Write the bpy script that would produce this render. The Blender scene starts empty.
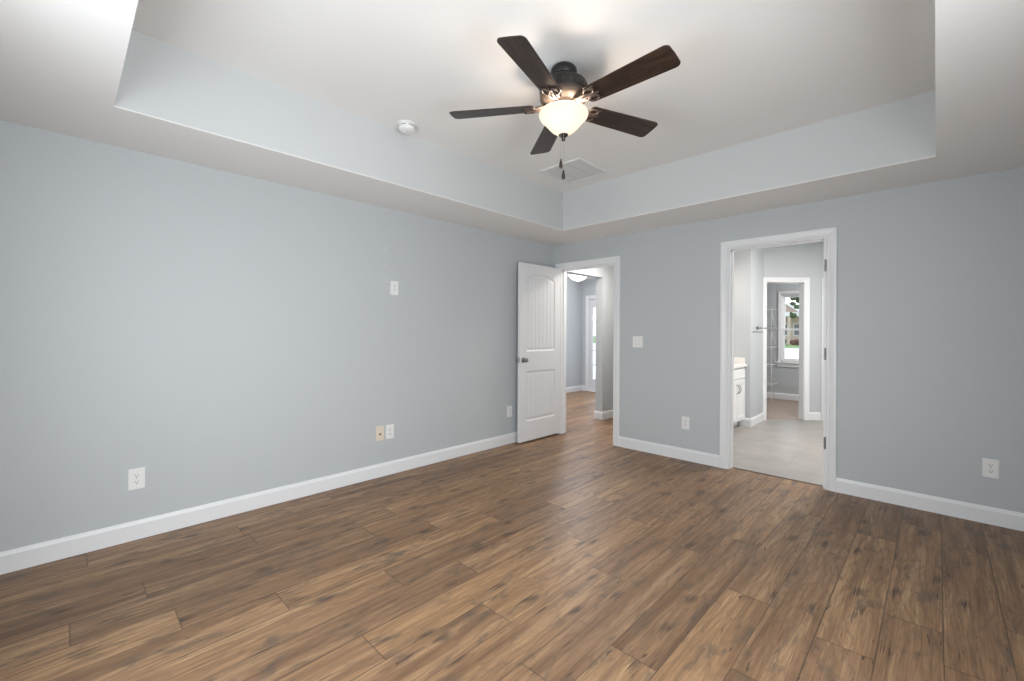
import bpy, bmesh, math, random
from mathutils import Vector, Matrix
import numpy as np
random.seed(7)
scn = bpy.context.scene
COL = scn.collection
PI = math.pi

# ------------------------------------------------------------------ camera
cam_d = bpy.data.cameras.new('camera')
cam = bpy.data.objects.new('camera', cam_d)
COL.objects.link(cam)
F_PX = 436.77
cam_d.sensor_fit = 'HORIZONTAL'
cam_d.sensor_width = 36.0
cam_d.lens = F_PX / 1024 * 36.0
cam_d.shift_y = -9.193 / 1024
cam_d.clip_start = 0.02
cam_d.clip_end = 400
YAW, PITCH, ROLL = 0.7715, 0.0014, 0.0047
fw = Vector((-math.sin(YAW), math.cos(YAW), 0))
rt = Vector((math.cos(YAW), math.sin(YAW), 0))
up = Vector((0, 0, 1))
fw2 = fw * math.cos(PITCH) + up * math.sin(PITCH)
up2 = up * math.cos(PITCH) - fw * math.sin(PITCH)
r2 = rt * math.cos(ROLL) + up2 * math.sin(ROLL)
u2 = up2 * math.cos(ROLL) - rt * math.sin(ROLL)
m3 = Matrix((r2, u2, -fw2)).transposed()
cam.matrix_world = Matrix.Translation((3.6081, -4.4847, 1.3144)) @ m3.to_4x4()
scn.camera = cam

# ------------------------------------------------------------------ view
scn.view_settings.view_transform = 'Standard'
scn.view_settings.look = 'None'
scn.view_settings.gamma = 1
scn.view_settings.use_curve_mapping = False
scn.view_settings.exposure = 0.0
scn.cycles.use_denoising = True
scn.cycles.max_bounces = 14
scn.cycles.diffuse_bounces = 10
scn.cycles.transmission_bounces = 10
scn.cycles.sample_clamp_indirect = 6.0

# ------------------------------------------------------------------ world (bright hazy sky)
w = bpy.data.worlds.new('sky')
scn.world = w
w.use_nodes = True
nt = w.node_tree
nt.nodes.clear()
tc = nt.nodes.new('ShaderNodeTexCoord')
sx = nt.nodes.new('ShaderNodeSeparateXYZ')
nt.links.new(tc.outputs['Generated'], sx.inputs[0])
rp = nt.nodes.new('ShaderNodeValToRGB')
e = rp.color_ramp.elements
e[0].position, e[0].color = 0.0, (1.0, 1.0, 0.98, 1)
e[1].position, e[1].color = 0.6, (0.72, 0.85, 1.0, 1)
nt.links.new(sx.outputs['Z'], rp.inputs[0])
bg = nt.nodes.new('ShaderNodeBackground')
bg.inputs['Strength'].default_value = 2.5
nt.links.new(rp.outputs[0], bg.inputs[0])
wo = nt.nodes.new('ShaderNodeOutputWorld')
nt.links.new(bg.outputs[0], wo.inputs[0])


def area(name, loc, rot, sx_, sy_, power, color=(1, 1, 1), spread=PI):
    d = bpy.data.lights.new(name, 'AREA')
    d.shape = 'RECTANGLE'
    d.size, d.size_y = sx_, sy_
    d.energy = power
    d.color = color
    d.spread = spread
    o = bpy.data.objects.new(name, d)
    o.location = loc
    o.rotation_euler = rot
    COL.objects.link(o)
    return o


def point(name, loc, power, color=(1, 1, 1), r=0.03):
    d = bpy.data.lights.new(name, 'POINT')
    d.energy = power
    d.color = color
    d.shadow_soft_size = r
    o = bpy.data.objects.new(name, d)
    o.location = loc
    COL.objects.link(o)
    return o


DAY = (0.93, 0.97, 1.0)
WIN = [(1.60, 2.90)]                                    # window of the wall behind the camera
WINR = [(-4.15, -2.95)]                                 # window of the right wall, beside the camera
for a, b in WIN:
    area('daylight', ((a + b) / 2, -5.0, 1.33), (PI / 2, 0, 0), b - a - 0.06, 1.34, 44, DAY)
for a, b in WINR:
    area('daylight', (4.29, (a + b) / 2, 1.33), (0, PI / 2, 0), 1.34, b - a - 0.06, 57, DAY)
area('closet_fill_light', (2.9, 4.6, 2.72), (0, 0, 0), 0.3, 0.3, 56, (1, 0.96, 0.94))  # unseen fill, added to lift the dark closet walls
area('hall_ceiling_light', (0.62, 0.75, 2.42), (0, 0, 0), 0.25, 0.25, 26, (1, 0.92, 0.85))
area('entry_fill_light', (-1.0, 1.7, 2.46), (0, 0, 0), 0.3, 0.3, 48, (0.92, 0.93, 1.0))  # added fill: brightens the entry walls without washing out the dome
area('bathroom_fill_light', (3.1, 1.7, 2.72), (0, 0, 0), 0.4, 0.4, 78, (1, 0.96, 0.92))  # fill without a fixture, added to brighten the bathroom walls and tile
area('vanity_light', (1.22, 1.55, 2.1), (0, math.radians(-55), 0), 0.1, 0.7, 7, (1, 0.86, 0.76))


# ------------------------------------------------------------------ materials
def new_mat(name):
    m = bpy.data.materials.new(name)
    m.use_nodes = True
    t = m.node_tree
    return m, t, t.nodes['Principled BSDF']


class NB:
    """short node building helper"""
    def __init__(s, t):
        s.t = t

    def n(s, typ, **kw):
        nd = s.t.nodes.new(typ)
        for k, v in kw.items():
            setattr(nd, k, v)
        return nd

    def put(s, sock, v):
        if isinstance(v, bpy.types.NodeSocket):
            s.t.links.new(v, sock)
        else:
            sock.default_value = v

    def m(s, op, a, b=0.0, c=0.0, clamp=False):
        nd = s.n('ShaderNodeMath', operation=op, use_clamp=clamp)
        for i, v in enumerate((a, b, c)):
            s.put(nd.inputs[i], v)
        return nd.outputs[0]

    def xyz(s, x, y, z):
        nd = s.n('ShaderNodeCombineXYZ')
        for i, v in enumerate((x, y, z)):
            s.put(nd.inputs[i], v)
        return nd.outputs[0]

    def noise(s, vec, scale, detail=4, rough=0.55, dist=0.0):
        nd = s.n('ShaderNodeTexNoise')
        s.put(nd.inputs['Vector'], vec)
        nd.inputs['Scale'].default_value = scale
        nd.inputs['Detail'].default_value = detail
        nd.inputs['Roughness'].default_value = rough
        nd.inputs['Distortion'].default_value = dist
        return nd.outputs[0]

    def white(s, vec):
        nd = s.n('ShaderNodeTexWhiteNoise', noise_dimensions='3D')
        s.put(nd.inputs['Vector'], vec)
        return nd.outputs['Value']

    def ramp(s, fac, stops, interp='LINEAR'):
        nd = s.n('ShaderNodeValToRGB')
        cr = nd.color_ramp
        cr.interpolation = interp
        while len(cr.elements) < len(stops):
            cr.elements.new(0.5)
        for el, (p, c) in zip(cr.elements, stops):
            el.position = p
            el.color = (*c, 1) if len(c) == 3 else c
        s.put(nd.inputs[0], fac)
        return nd.outputs[0]

    def mix(s, fac, a, b, typ='MIX'):
        nd = s.n('ShaderNodeMix', data_type='RGBA', blend_type=typ)
        s.put(nd.inputs['Factor'], fac)
        s.put(nd.inputs[6], a)
        s.put(nd.inputs[7], b)
        return nd.outputs[2]

    def sep(s, vec):
        nd = s.n('ShaderNodeSeparateXYZ')
        s.put(nd.inputs[0], vec)
        return nd.outputs

    def obj(s):
        return s.n('ShaderNodeTexCoord').outputs['Object']

    def bump(s, h, strength, dist, bsdf):
        nd = s.n('ShaderNodeBump')
        nd.inputs['Strength'].default_value = strength
        nd.inputs['Distance'].default_value = dist
        s.put(nd.inputs['Height'], h)
        s.t.links.new(nd.outputs[0], bsdf.inputs['Normal'])


def c4(c):
    return (c[0], c[1], c[2], 1)


def paint(name, col, rough=0.6, var=0.03, bump=0.06, scale=220):
    m, t, b = new_mat(name)
    k = NB(t)
    o = k.obj()
    n1 = k.noise(o, 1.3, 3)
    f = k.m('MULTIPLY', k.m('SUBTRACT', n1, 0.5), var)
    colr = k.mix(k.m('ADD', f, 0.5), c4([v * 0.94 for v in col]), c4([min(1, v * 1.06) for v in col]))
    t.links.new(colr, b.inputs['Base Color'])
    b.inputs['Roughness'].default_value = rough
    if bump:
        k.bump(k.noise(o, scale, 2), bump, 0.0008, b)
    return m


def plain(name, col, rough=0.4, metal=0.0, var=0.0, scale=40):
    m, t, b = new_mat(name)
    k = NB(t)
    n1 = k.noise(k.obj(), scale, 3)
    a = [v * (1 - var) for v in col]
    c = [min(1, v * (1 + var)) for v in col]
    t.links.new(k.mix(n1, c4(a), c4(c)), b.inputs['Base Color'])
    b.inputs['Roughness'].default_value = rough
    b.inputs['Metallic'].default_value = metal
    return m


M = {}
M['wall'] = paint('wall_paint', (0.50, 0.528, 0.543), 0.55)
M['ceil'] = paint('ceiling_paint', (0.82, 0.81, 0.80), 0.7, bump=0.1)
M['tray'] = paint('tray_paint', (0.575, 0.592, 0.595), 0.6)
M['trim'] = paint('trim_paint', (0.78, 0.79, 0.80), 0.35, var=0.02, bump=0)
M['door'] = paint('door_paint', (0.74, 0.745, 0.755), 0.38, var=0.02, bump=0)
M['cab'] = paint('cabinet_paint', (0.82, 0.82, 0.82), 0.35, var=0.02, bump=0)
M['counter'] = plain('cultured_marble', (0.80, 0.77, 0.73), 0.25, var=0.05, scale=9)
M['plastic'] = plain('white_plastic', (0.80, 0.80, 0.79), 0.35)
M['cream'] = plain('cream_plastic', (0.74, 0.66, 0.54), 0.4)
M['slot'] = plain('dark_slot', (0.03, 0.03, 0.03), 0.6)
M['screw'] = plain('screw_metal', (0.55, 0.55, 0.53), 0.35, 0.8)
M['nickel'] = plain('satin_nickel', (0.34, 0.33, 0.32), 0.3, 1.0, var=0.1)
M['hinge'] = plain('hinge_nickel', (0.26, 0.26, 0.255), 0.42, 1.0, var=0.1)
M['bronze'] = plain('dark_bronze', (0.018, 0.015, 0.014), 0.42, 0.2, var=0.2, scale=60)
M['iron'] = plain('brushed_bronze', (0.085, 0.062, 0.05), 0.5, 0.3, var=0.2, scale=60)
M['vent'] = paint('grille_enamel', (0.70, 0.70, 0.69), 0.4, bump=0)
M['ventdark'] = plain('grille_filter', (0.20, 0.20, 0.20), 0.9)
M['wire'] = plain('vinyl_wire', (0.74, 0.74, 0.73), 0.35)
M['patch'] = paint('spackle', (0.55, 0.57, 0.575), 0.9, bump=0.2)
M['concrete'] = paint('concrete', (0.62, 0.61, 0.58), 0.9, var=0.2)
M['lawn'] = paint('lawn_turf', (0.16, 0.24, 0.08), 0.95, var=0.5)
M['siding'] = paint('siding', (0.55, 0.45, 0.38), 0.8)
M['roof'] = plain('shingles', (0.16, 0.15, 0.15), 0.9, var=0.3, scale=5)
M['leaf'] = plain('leaf', (0.05, 0.08, 0.03), 0.8, var=0.4, scale=8)
M['leafred'] = plain('red_leaf', (0.14, 0.06, 0.05), 0.8, var=0.4, scale=8)
M['bark'] = plain('bark', (0.10, 0.075, 0.055), 0.9, var=0.3)
M['darkglass'] = plain('house_window_glass', (0.10, 0.12, 0.14), 0.1)
M['carpet'] = paint('closet_floor_wood', (0.25, 0.195, 0.155), 0.6, var=0.3)


def glass_mat():
    m, t, b = new_mat('window_glass')
    k = NB(t)
    tr = k.n('ShaderNodeBsdfTransparent')
    gl = k.n('ShaderNodeBsdfGlossy')
    gl.inputs['Roughness'].default_value = 0.01
    mx = k.n('ShaderNodeMixShader')
    mx.inputs[0].default_value = 0.05
    t.links.new(tr.outputs[0], mx.inputs[1])
    t.links.new(gl.outputs[0], mx.inputs[2])
    t.links.new(mx.outputs[0], t.nodes['Material Output'].inputs[0])
    return m


M['glass'] = glass_mat()


def lampglass(name, emit, ecol=(1, 0.88, 0.74)):
    m, t, b = new_mat(name)
    b.inputs['Base Color'].default_value = (0.62, 0.58, 0.52, 1)
    b.inputs['Roughness'].default_value = 0.35
    k = NB(t)
    n1 = k.noise(k.obj(), 14, 4, 0.6, 0.6)
    tr = k.n('ShaderNodeBsdfTranslucent')
    t.links.new(k.ramp(n1, [(0.3, (0.34, 0.29, 0.24)), (0.7, (0.48, 0.42, 0.36))]), tr.inputs[0])
    em = k.n('ShaderNodeEmission')
    em.inputs[0].default_value = c4(ecol)
    em.inputs[1].default_value = emit
    mx = k.n('ShaderNodeMixShader')
    mx.inputs[0].default_value = 0.5
    t.links.new(b.outputs[0], mx.inputs[1])
    t.links.new(tr.outputs[0], mx.inputs[2])
    ad = k.n('ShaderNodeAddShader')
    t.links.new(mx.outputs[0], ad.inputs[0])
    t.links.new(em.outputs[0], ad.inputs[1])
    t.links.new(ad.outputs[0], t.nodes['Material Output'].inputs[0])
    return m


M['bowl'] = lampglass('alabaster_glass', 0.40, (1, 0.92, 0.83))
M['dome'] = lampglass('dome_glass', 2.5, (1, 0.97, 0.93))

# ---- wood plank floor: 20 cm boards running along Y, seams where the photo has them
SEAM_Y = {0: -4.383, 1: -3.665, 3: -4.189, 4: -4.459, 5: -4.112, 6: -3.734, 7: -3.251, 9: -3.578, 10: -3.067, 11: -2.41,
          12: -1.83, 13: -2.872, 14: -2.094, 15: -1.272, 17: -1.789, 18: -0.664}
PW, PL, PX0 = 0.2, 1.38, 0.032


def floor_mat():
    m, t, b = new_mat('rustic_plank_floor')
    k = NB(t)
    geo = k.n('ShaderNodeNewGeometry').outputs['Position']
    x, y, z = k.sep(geo)
    u = k.m('DIVIDE', k.m('SUBTRACT', x, PX0), PW)
    col = k.m('FLOOR', u)
    fu = k.m('SUBTRACT', u, col)
    stops = []
    for i in range(-2, 24):
        yv = SEAM_Y.get(i, -3 + random.random() * PL)
        off = (yv / PL) % 1.0
        stops.append(((i + 2) / 30 + 0.0005, (off, off, off)))
    t1 = k.m('DIVIDE', k.m('ADD', col, 2.5), 30)
    offs = k.ramp(t1, stops, 'CONSTANT')
    offv = k.sep(offs)[0]
    v = k.m('SUBTRACT', k.m('DIVIDE', y, PL), offv)
    row = k.m('FLOOR', k.m('ADD', v, 100.0))
    fv = k.m('FRACT', k.m('ADD', v, 100.0))
    r1 = k.white(k.xyz(col, row, 3.1))
    r2_ = k.white(k.xyz(col, row, 7.7))
    r3 = k.white(k.xyz(col, row, 11.3))
    # local plank coordinates, shifted by a random amount so every board has its own grain
    lx = k.m('ADD', k.m('MULTIPLY', fu, PW), k.m('MULTIPLY', r1, 37.0))
    ly = k.m('ADD', k.m('MULTIPLY', fv, PL), k.m('MULTIPLY', r2_, 53.0))
    wob = k.noise(k.xyz(k.m('MULTIPLY', lx, 5.0), k.m('MULTIPLY', ly, 1.4), 0.0), 1.0, 3)
    # cathedral grain: rings distorted by low-frequency noise
    g = k.m('ADD', k.m('MULTIPLY', lx, 60.0), k.m('MULTIPLY', wob, 26.0))
    ring = k.m('MULTIPLY', k.m('ADD', k.m('SINE', k.m('MULTIPLY', g, 2.0)), 1.0), 0.5)
    fine = k.noise(k.xyz(k.m('MULTIPLY', lx, 240.0), k.m('MULTIPLY', ly, 5.0), 0.0), 1.0, 3, 0.7)
    streak = k.noise(k.xyz(k.m('MULTIPLY', lx, 15.0), k.m('MULTIPLY', ly, 0.9), 4.0), 1.0, 5, 0.6, 0.7)
    med = k.noise(k.xyz(k.m('MULTIPLY', lx, 85.0), k.m('MULTIPLY', ly, 1.7), 2.0), 1.0, 4, 0.62, 0.4)
    mixs = k.m('ADD', k.m('MULTIPLY', streak, 0.68), k.m('MULTIPLY', med, 0.32))
    base = k.ramp(mixs, [(0.30, (0.122, 0.067, 0.038)), (0.41, (0.205, 0.118, 0.064)), (0.52, (0.298, 0.178, 0.097)), (0.66, (0.440, 0.288, 0.160))])
    base = k.mix(k.m('MULTIPLY', k.m('POWER', ring, 3.0), 0.34), base, (0.135, 0.083, 0.053, 1))
    base = k.mix(k.m('MULTIPLY', k.m('SUBTRACT', fine, 0.44, clamp=True), 2.2), base, (0.125, 0.073, 0.044, 1))
    # board to board tone
    tone = k.ramp(r3, [(0.0, (0.80, 0.79, 0.80)), (0.35, (0.94, 0.92, 0.91)), (0.7, (1.05, 1.04, 1.01)), (1.0, (1.22, 1.21, 1.14))])
    base = k.mix(1.0, base, tone, 'MULTIPLY')
    # grey smoky stains, broken up by the grain
    st = k.noise(k.xyz(k.m('MULTIPLY', lx, 11.0), k.m('MULTIPLY', ly, 3.6), 9.0), 1.0, 5, 0.66, 0.4)
    stg = k.m('ADD', st, k.m('MULTIPLY', k.m('SUBTRACT', med, 0.5), 0.30))
    stf = k.ramp(stg, [(0.55, (0, 0, 0)), (0.655, (0.60, 0.60, 0.60)), (0.77, (0.88, 0.88, 0.88))])
    base = k.mix(stf, base, (0.094, 0.073, 0.056, 1))
    # dark splits along the grain
    sp = k.noise(k.xyz(k.m('MULTIPLY', lx, 58.0), k.m('MULTIPLY', ly, 6.5), 15.0), 1.0, 3, 0.6, 0.6)
    spf = k.ramp(sp, [(0.645, (0, 0, 0)), (0.71, (0.85, 0.85, 0.85))])
    base = k.mix(spf, base, (0.058, 0.040, 0.030, 1))
    # knots and nicks
    vo = k.n('ShaderNodeTexVoronoi', voronoi_dimensions='2D')
    wv = k.m('MULTIPLY', k.m('SUBTRACT', fine, 0.5), 0.5)
    k.put(vo.inputs['Vector'], k.xyz(k.m('ADD', k.m('MULTIPLY', lx, 4.5), wv), k.m('ADD', k.m('MULTIPLY', ly, 1.9), wv), 0.0))
    vo.inputs['Scale'].default_value = 1.0
    kn = k.m('ADD', vo.outputs['Distance'], k.m('MULTIPLY', k.m('SUBTRACT', med, 0.5), 0.30))
    knf = k.ramp(kn, [(0.02, (0.85, 0.85, 0.85)), (0.06, (0.45, 0.45, 0.45)), (0.12, (0, 0, 0))])
    base = k.mix(knf, base, (0.050, 0.036, 0.028, 1))
    # seams
    du = k.m('MULTIPLY', k.m('MINIMUM', fu, k.m('SUBTRACT', 1.0, fu)), PW)
    dv = k.m('MULTIPLY', k.m('MINIMUM', fv, k.m('SUBTRACT', 1.0, fv)), PL)
    d = k.m('MINIMUM', du, dv)
    seam = k.ramp(d, [(0.0008, (0.75, 0.75, 0.75)), (0.0028, (0, 0, 0))])
    base = k.mix(seam, base, (0.045, 0.032, 0.025, 1))
    t.links.new(base, b.inputs['Base Color'])
    ro = k.m('ADD', 0.34, k.m('MULTIPLY', fine, 0.16))
    t.links.new(ro, b.inputs['Roughness'])
    b.inputs['Specular IOR Level'].default_value = 0.30
    h = k.m('SUBTRACT', k.m('MULTIPLY', fine, 0.25), k.sep(seam)[0])
    k.bump(h, 0.25, 0.001, b)
    return m


M['floor'] = floor_mat()


def tile_mat():
    m, t, b = new_mat('large_grey_tile')
    k = NB(t)
    geo = k.n('ShaderNodeNewGeometry').outputs['Position']
    x, y, z = k.sep(geo)
    TW, TL = 0.61, 1.21
    v = k.m('ADD', k.m('DIVIDE', k.m('SUBTRACT', y, 0.22), TL), 20.0)
    row = k.m('FLOOR', v)
    fv = k.m('FRACT', v)
    u = k.m('ADD', k.m('DIVIDE', k.m('SUBTRACT', x, 2.54 - 6 * TW), TW), k.m('MULTIPLY', k.m('MODULO', row, 2.0), 0.55))
    col = k.m('FLOOR', u)
    fu = k.m('SUBTRACT', u, col)
    r = k.white(k.xyz(col, row, 2.0))
    cl = k.noise(k.xyz(k.m('MULTIPLY', x, 4.0), k.m('MULTIPLY', y, 4.0), r), 1.0, 5, 0.6)
    base = k.ramp(cl, [(0.3, (0.262, 0.245, 0.229)), (0.7, (0.345, 0.323, 0.302))])
    base = k.mix(k.m('MULTIPLY', r, 0.25), base, (0.33, 0.31, 0.29, 1))
    du = k.m('MULTIPLY', k.m('MINIMUM', fu, k.m('SUBTRACT', 1.0, fu)), TW)
    dv = k.m('MULTIPLY', k.m('MINIMUM', fv, k.m('SUBTRACT', 1.0, fv)), TL)
    d = k.m('MINIMUM', du, dv)
    seam = k.ramp(d, [(0.0016, (1, 1, 1)), (0.0035, (0, 0, 0))])
    base = k.mix(seam, base, (0.20, 0.185, 0.17, 1))
    t.links.new(base, b.inputs['Base Color'])
    b.inputs['Roughness'].default_value = 0.38
    k.bump(k.m('SUBTRACT', 1.0, seam), 0.3, 0.001, b)
    return m


M['tile'] = tile_mat()


def blade_mat():
    m, t, b = new_mat('walnut_blade')
    k = NB(t)
    x, y, z = k.sep(k.obj())
    wob = k.noise(k.xyz(k.m('MULTIPLY', x, 3.0), k.m('MULTIPLY', y, 14.0), 0.0), 1.0, 3)
    ln = k.noise(k.xyz(k.m('MULTIPLY', x, 2.2), k.m('ADD', k.m('MULTIPLY', y, 55.0), k.m('MULTIPLY', wob, 6.0)), 0.0), 1.0, 4, 0.6)
    base = k.ramp(ln, [(0.3, (0.011, 0.006, 0.0045)), (0.5, (0.023, 0.0125, 0.0085)), (0.62, (0.056, 0.029, 0.018)), (0.75, (0.027, 0.015, 0.010))])
    t.links.new(base, b.inputs['Base Color'])
    b.inputs['Roughness'].default_value = 0.38
    return m


M['blade'] = blade_mat()


# ------------------------------------------------------------------ mesh helpers
class MB:
    def __init__(s):
        s.bm = bmesh.new()

    def box(s, a, b, bevel=0.0, seg=1):
        x0, y0, z0 = [min(p, q) for p, q in zip(a, b)]
        x1, y1, z1 = [max(p, q) for p, q in zip(a, b)]
        vs = [s.bm.verts.new(p) for p in ((x0, y0, z0), (x1, y0, z0), (x1, y1, z0), (x0, y1, z0),
                                          (x0, y0, z1), (x1, y0, z1), (x1, y1, z1), (x0, y1, z1))]
        fs = [s.bm.faces.new([vs[i] for i in f]) for f in ((0, 3, 2, 1), (4, 5, 6, 7), (0, 1, 5, 4), (1, 2, 6, 5), (2, 3, 7, 6), (3, 0, 4, 7))]
        if bevel:
            es = list({e_ for f in fs for e_ in f.edges})
            bmesh.ops.bevel(s.bm, geom=es, offset=bevel, segments=seg, profile=0.5, affect='EDGES')
        return s

    def poly(s, pts, faces):
        vs = [s.bm.verts.new(p) for p in pts]
        for f in faces:
            s.bm.faces.new([vs[i] for i in f])
        return s

    def prism(s, poly2, z0, z1, xf=None):
        """extrude a 2-D outline from z0 to z1; xf maps (x, y, z) to the place"""
        xf = xf or (lambda p: p)
        n = len(poly2)
        a = [s.bm.verts.new(xf((x, y, z0))) for x, y in poly2]
        b = [s.bm.verts.new(xf((x, y, z1))) for x, y in poly2]
        s.bm.faces.new(a[::-1])
        s.bm.faces.new(b)
        for i in range(n):
            j = (i + 1) % n
            s.bm.faces.new((a[i], a[j], b[j], b[i]))
        return s

    def lathe(s, prof, seg=40, xf=None, cap=True):
        """profile of (radius, z), turned about z"""
        xf = xf or (lambda p: p)
        rings = []
        for r, z in prof:
            if r < 1e-6:
                rings.append([s.bm.verts.new(xf((0, 0, z)))])
            else:
                rings.append([s.bm.verts.new(xf((r * math.cos(2 * PI * i / seg), r * math.sin(2 * PI * i / seg), z))) for i in range(seg)])
        for A, B in zip(rings[:-1], rings[1:]):
            if len(A) == 1 and len(B) == 1:
                continue
            for i in range(seg):
                j = (i + 1) % seg
                if len(A) == 1:
                    s.bm.faces.new((A[0], B[i], B[j]))
                elif len(B) == 1:
                    s.bm.faces.new((A[i], A[j], B[0]))
                else:
                    s.bm.faces.new((A[i], A[j], B[j], B[i]))
        if cap:
            for R in (rings[0], rings[-1]):
                if len(R) > 1:
                    s.bm.faces.new(R)
        return s

    def tube(s, pts, r, seg=8, closed=False):
        pts = [Vector(p) for p in pts]
        n = len(pts)
        rs = r if isinstance(r, (list, tuple)) else [r] * n
        rings = []
        nrm = None
        for i, p in enumerate(pts):
            if closed:
                tg = pts[(i + 1) % n] - pts[i - 1]
            else:
                tg = pts[min(i + 1, n - 1)] - pts[max(i - 1, 0)]
            tg.normalize()
            if nrm is None:
                nrm = tg.orthogonal().normalized()
            else:
                nrm = (nrm - tg * nrm.dot(tg)).normalized()
            bi = tg.cross(nrm)
            rings.append([s.bm.verts.new(p + (nrm * math.cos(2 * PI * q / seg) + bi * math.sin(2 * PI * q / seg)) * rs[i]) for q in range(seg)])
        for i in range(n if closed else n - 1):
            A, B = rings[i], rings[(i + 1) % n]
            for q in range(seg):
                s.bm.faces.new((A[q], A[(q + 1) % seg], B[(q + 1) % seg], B[q]))
        if not closed:
            s.bm.faces.new(rings[0][::-1])
            s.bm.faces.new(rings[-1])
        return s

    def sweep(s, path, prof, xf):
        """mitred moulding in a plane: path 2-D points, prof of (offset outward, thickness); xf maps (u, v, t) to the place"""
        P = [Vector(p) for p in path]
        n = len(P)
        rows = []
        for i in range(n):
            d0 = (P[i] - P[i - 1]).normalized() if i else None
            d1 = (P[i + 1] - P[i]).normalized() if i < n - 1 else None
            n0 = Vector((-d0.y, d0.x)) if d0 else None
            n1 = Vector((-d1.y, d1.x)) if d1 else None
            if n0 is None:
                nn = n1
            elif n1 is None:
                nn = n0
            else:
                nn = n0 + n1
                nn = nn / nn.dot(n0)
            rows.append([s.bm.verts.new(xf((P[i].x + nn.x * o, P[i].y + nn.y * o, t))) for o, t in prof])
        m = len(prof)
        for A, B in zip(rows[:-1], rows[1:]):
            for q in range(m):
                r = (q + 1) % m
                s.bm.faces.new((A[q], A[r], B[r], B[q]))
        s.bm.faces.new(rows[0][::-1])
        s.bm.faces.new(rows[-1])
        return s

    def build(s, name, mat, parent=None, smooth=False, angle=35):
        bmesh.ops.recalc_face_normals(s.bm, faces=list(s.bm.faces))
        me = bpy.data.meshes.new(name)
        s.bm.to_mesh(me)
        s.bm.free()
        for mm in (mat if isinstance(mat, (list, tuple)) else [mat]):
            me.materials.append(mm)
        if smooth:
            me.polygons.foreach_set('use_smooth', [True] * len(me.polygons))
            me.set_sharp_from_angle(angle=math.radians(angle))
        o = bpy.data.objects.new(name, me)
        COL.objects.link(o)
        if parent is not None:
            o.parent = parent
        return o


def tag(o, label=None, cat=None, group=None, kind=None):
    if label:
        o['label'] = label
    if cat:
        o['category'] = cat
    if group:
        o['group'] = group
    if kind:
        o['kind'] = kind
    return o


def thing(name, label, cat, loc=(0, 0, 0), rz=0.0, group=None, kind=None):
    o = bpy.data.objects.new(name, None)
    o.empty_display_size = 0.1
    o.location = loc
    o.rotation_euler = (0, 0, rz)
    COL.objects.link(o)
    return tag(o, label, cat, group, kind)


def struct(o, label=None):
    return tag(o, label, None, None, 'structure')


def copy_tree(o, parent=None):
    c = o.copy()
    COL.objects.link(c)
    if parent is not None:
        c.parent = parent
    for ch in list(o.children):
        copy_tree(ch, c)
    return c


# ------------------------------------------------------------------ dimensions
H = 2.44            # soffit height
HT = 2.8626         # tray ceiling height
HB = 2.74           # bathroom and closet ceiling
RX, NY = 4.23, -4.94
TX0, TX1, TY0, TY1 = 0.634, 3.601, -4.31, -0.629
T = 0.12
HEAD = 2.118        # underside of the door heads
AX, AY = 1.735, 2.89                     # angled bathroom wall, start
BX_, BY_ = 2.345, 3.525                 # angled wall, end
YE = 2.24           # end of the vanity alcove

# ------------------------------------------------------------------ floors
f = MB()
f.box((-0.12, NY - T, -0.1), (RX + T, 0.078, 0))
f.box((-2.27, 0.078, -0.1), (1.10, 4.0, 0))
struct(f.build('floor', M['floor']), 'rustic brown wood plank floor')
YB = AY + .08
f = MB().prism([(1.10, 0.078), (RX + T, 0.078), (RX + T, 3.66), (BX_ + .04, BY_ + .08), (AX - .04, YB), (1.10, YB)], -0.1, -0.001)
struct(f.build('floor_bathroom', M['tile']), 'large pale grey bathroom floor tiles')
f = MB().prism([(0.0, YB), (AX - .04, YB), (BX_ + .04, BY_ + .08), (RX + T, 3.66), (RX + T, 5.7), (0.0, 5.7)], -0.1, -0.0015)
struct(f.build('floor_closet', M['carpet']), 'brown closet floor')
f = MB().box((2.16, 0.062, -0.01), (2.94, 0.092, 0.004), 0.002)
struct(f.build('trim_1', plain('threshold_strip', (0.09, 0.06, 0.045), 0.5)), 'thin brown threshold strip at the bathroom door')

# ------------------------------------------------------------------ walls
f = MB()
f.box((-T, NY - T, 0), (0, 0.12, H + 0.6))
wl = struct(f.build('wall_left', M['wall']), 'long pale blue grey wall')
f = MB()
WZ = H + 0.6
f.box((0, 0, 0), (0.108, T, HEAD + .018))
f.box((0.917, 0, 0), (2.158, T, HEAD + .018))
f.box((2.942, 0, 0), (RX, T, HEAD + .018))
f.box((0, 0, HEAD + .018), (RX, T, WZ))
struct(f.build('wall_back', M['wall']), 'pale blue grey wall with two doorways')
f = MB()
ys = [NY - T] + [v for p in WINR for v in p] + [T]
for i in range(0, len(ys), 2):
    f.box((RX, ys[i], 0), (RX + T, ys[i + 1], WZ))
for a, b in WINR:
    f.box((RX, a, 0), (RX + T, b, 0.6))
    f.box((RX, a, 2.05), (RX + T, b, WZ))
struct(f.build('wall_right', M['wall']))
f = MB()
xs = [0] + [v for p in WIN for v in p] + [RX]
for i in range(0, len(xs), 2):
    f.box((xs[i], NY - T, 0), (xs[i + 1], NY, WZ))
for a, b in WIN:
    f.box((a, NY - T, 0), (b, NY, 0.6))
    f.box((a, NY - T, 2.05), (b, NY, WZ))
struct(f.build('wall_near', M['wall']))

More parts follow.
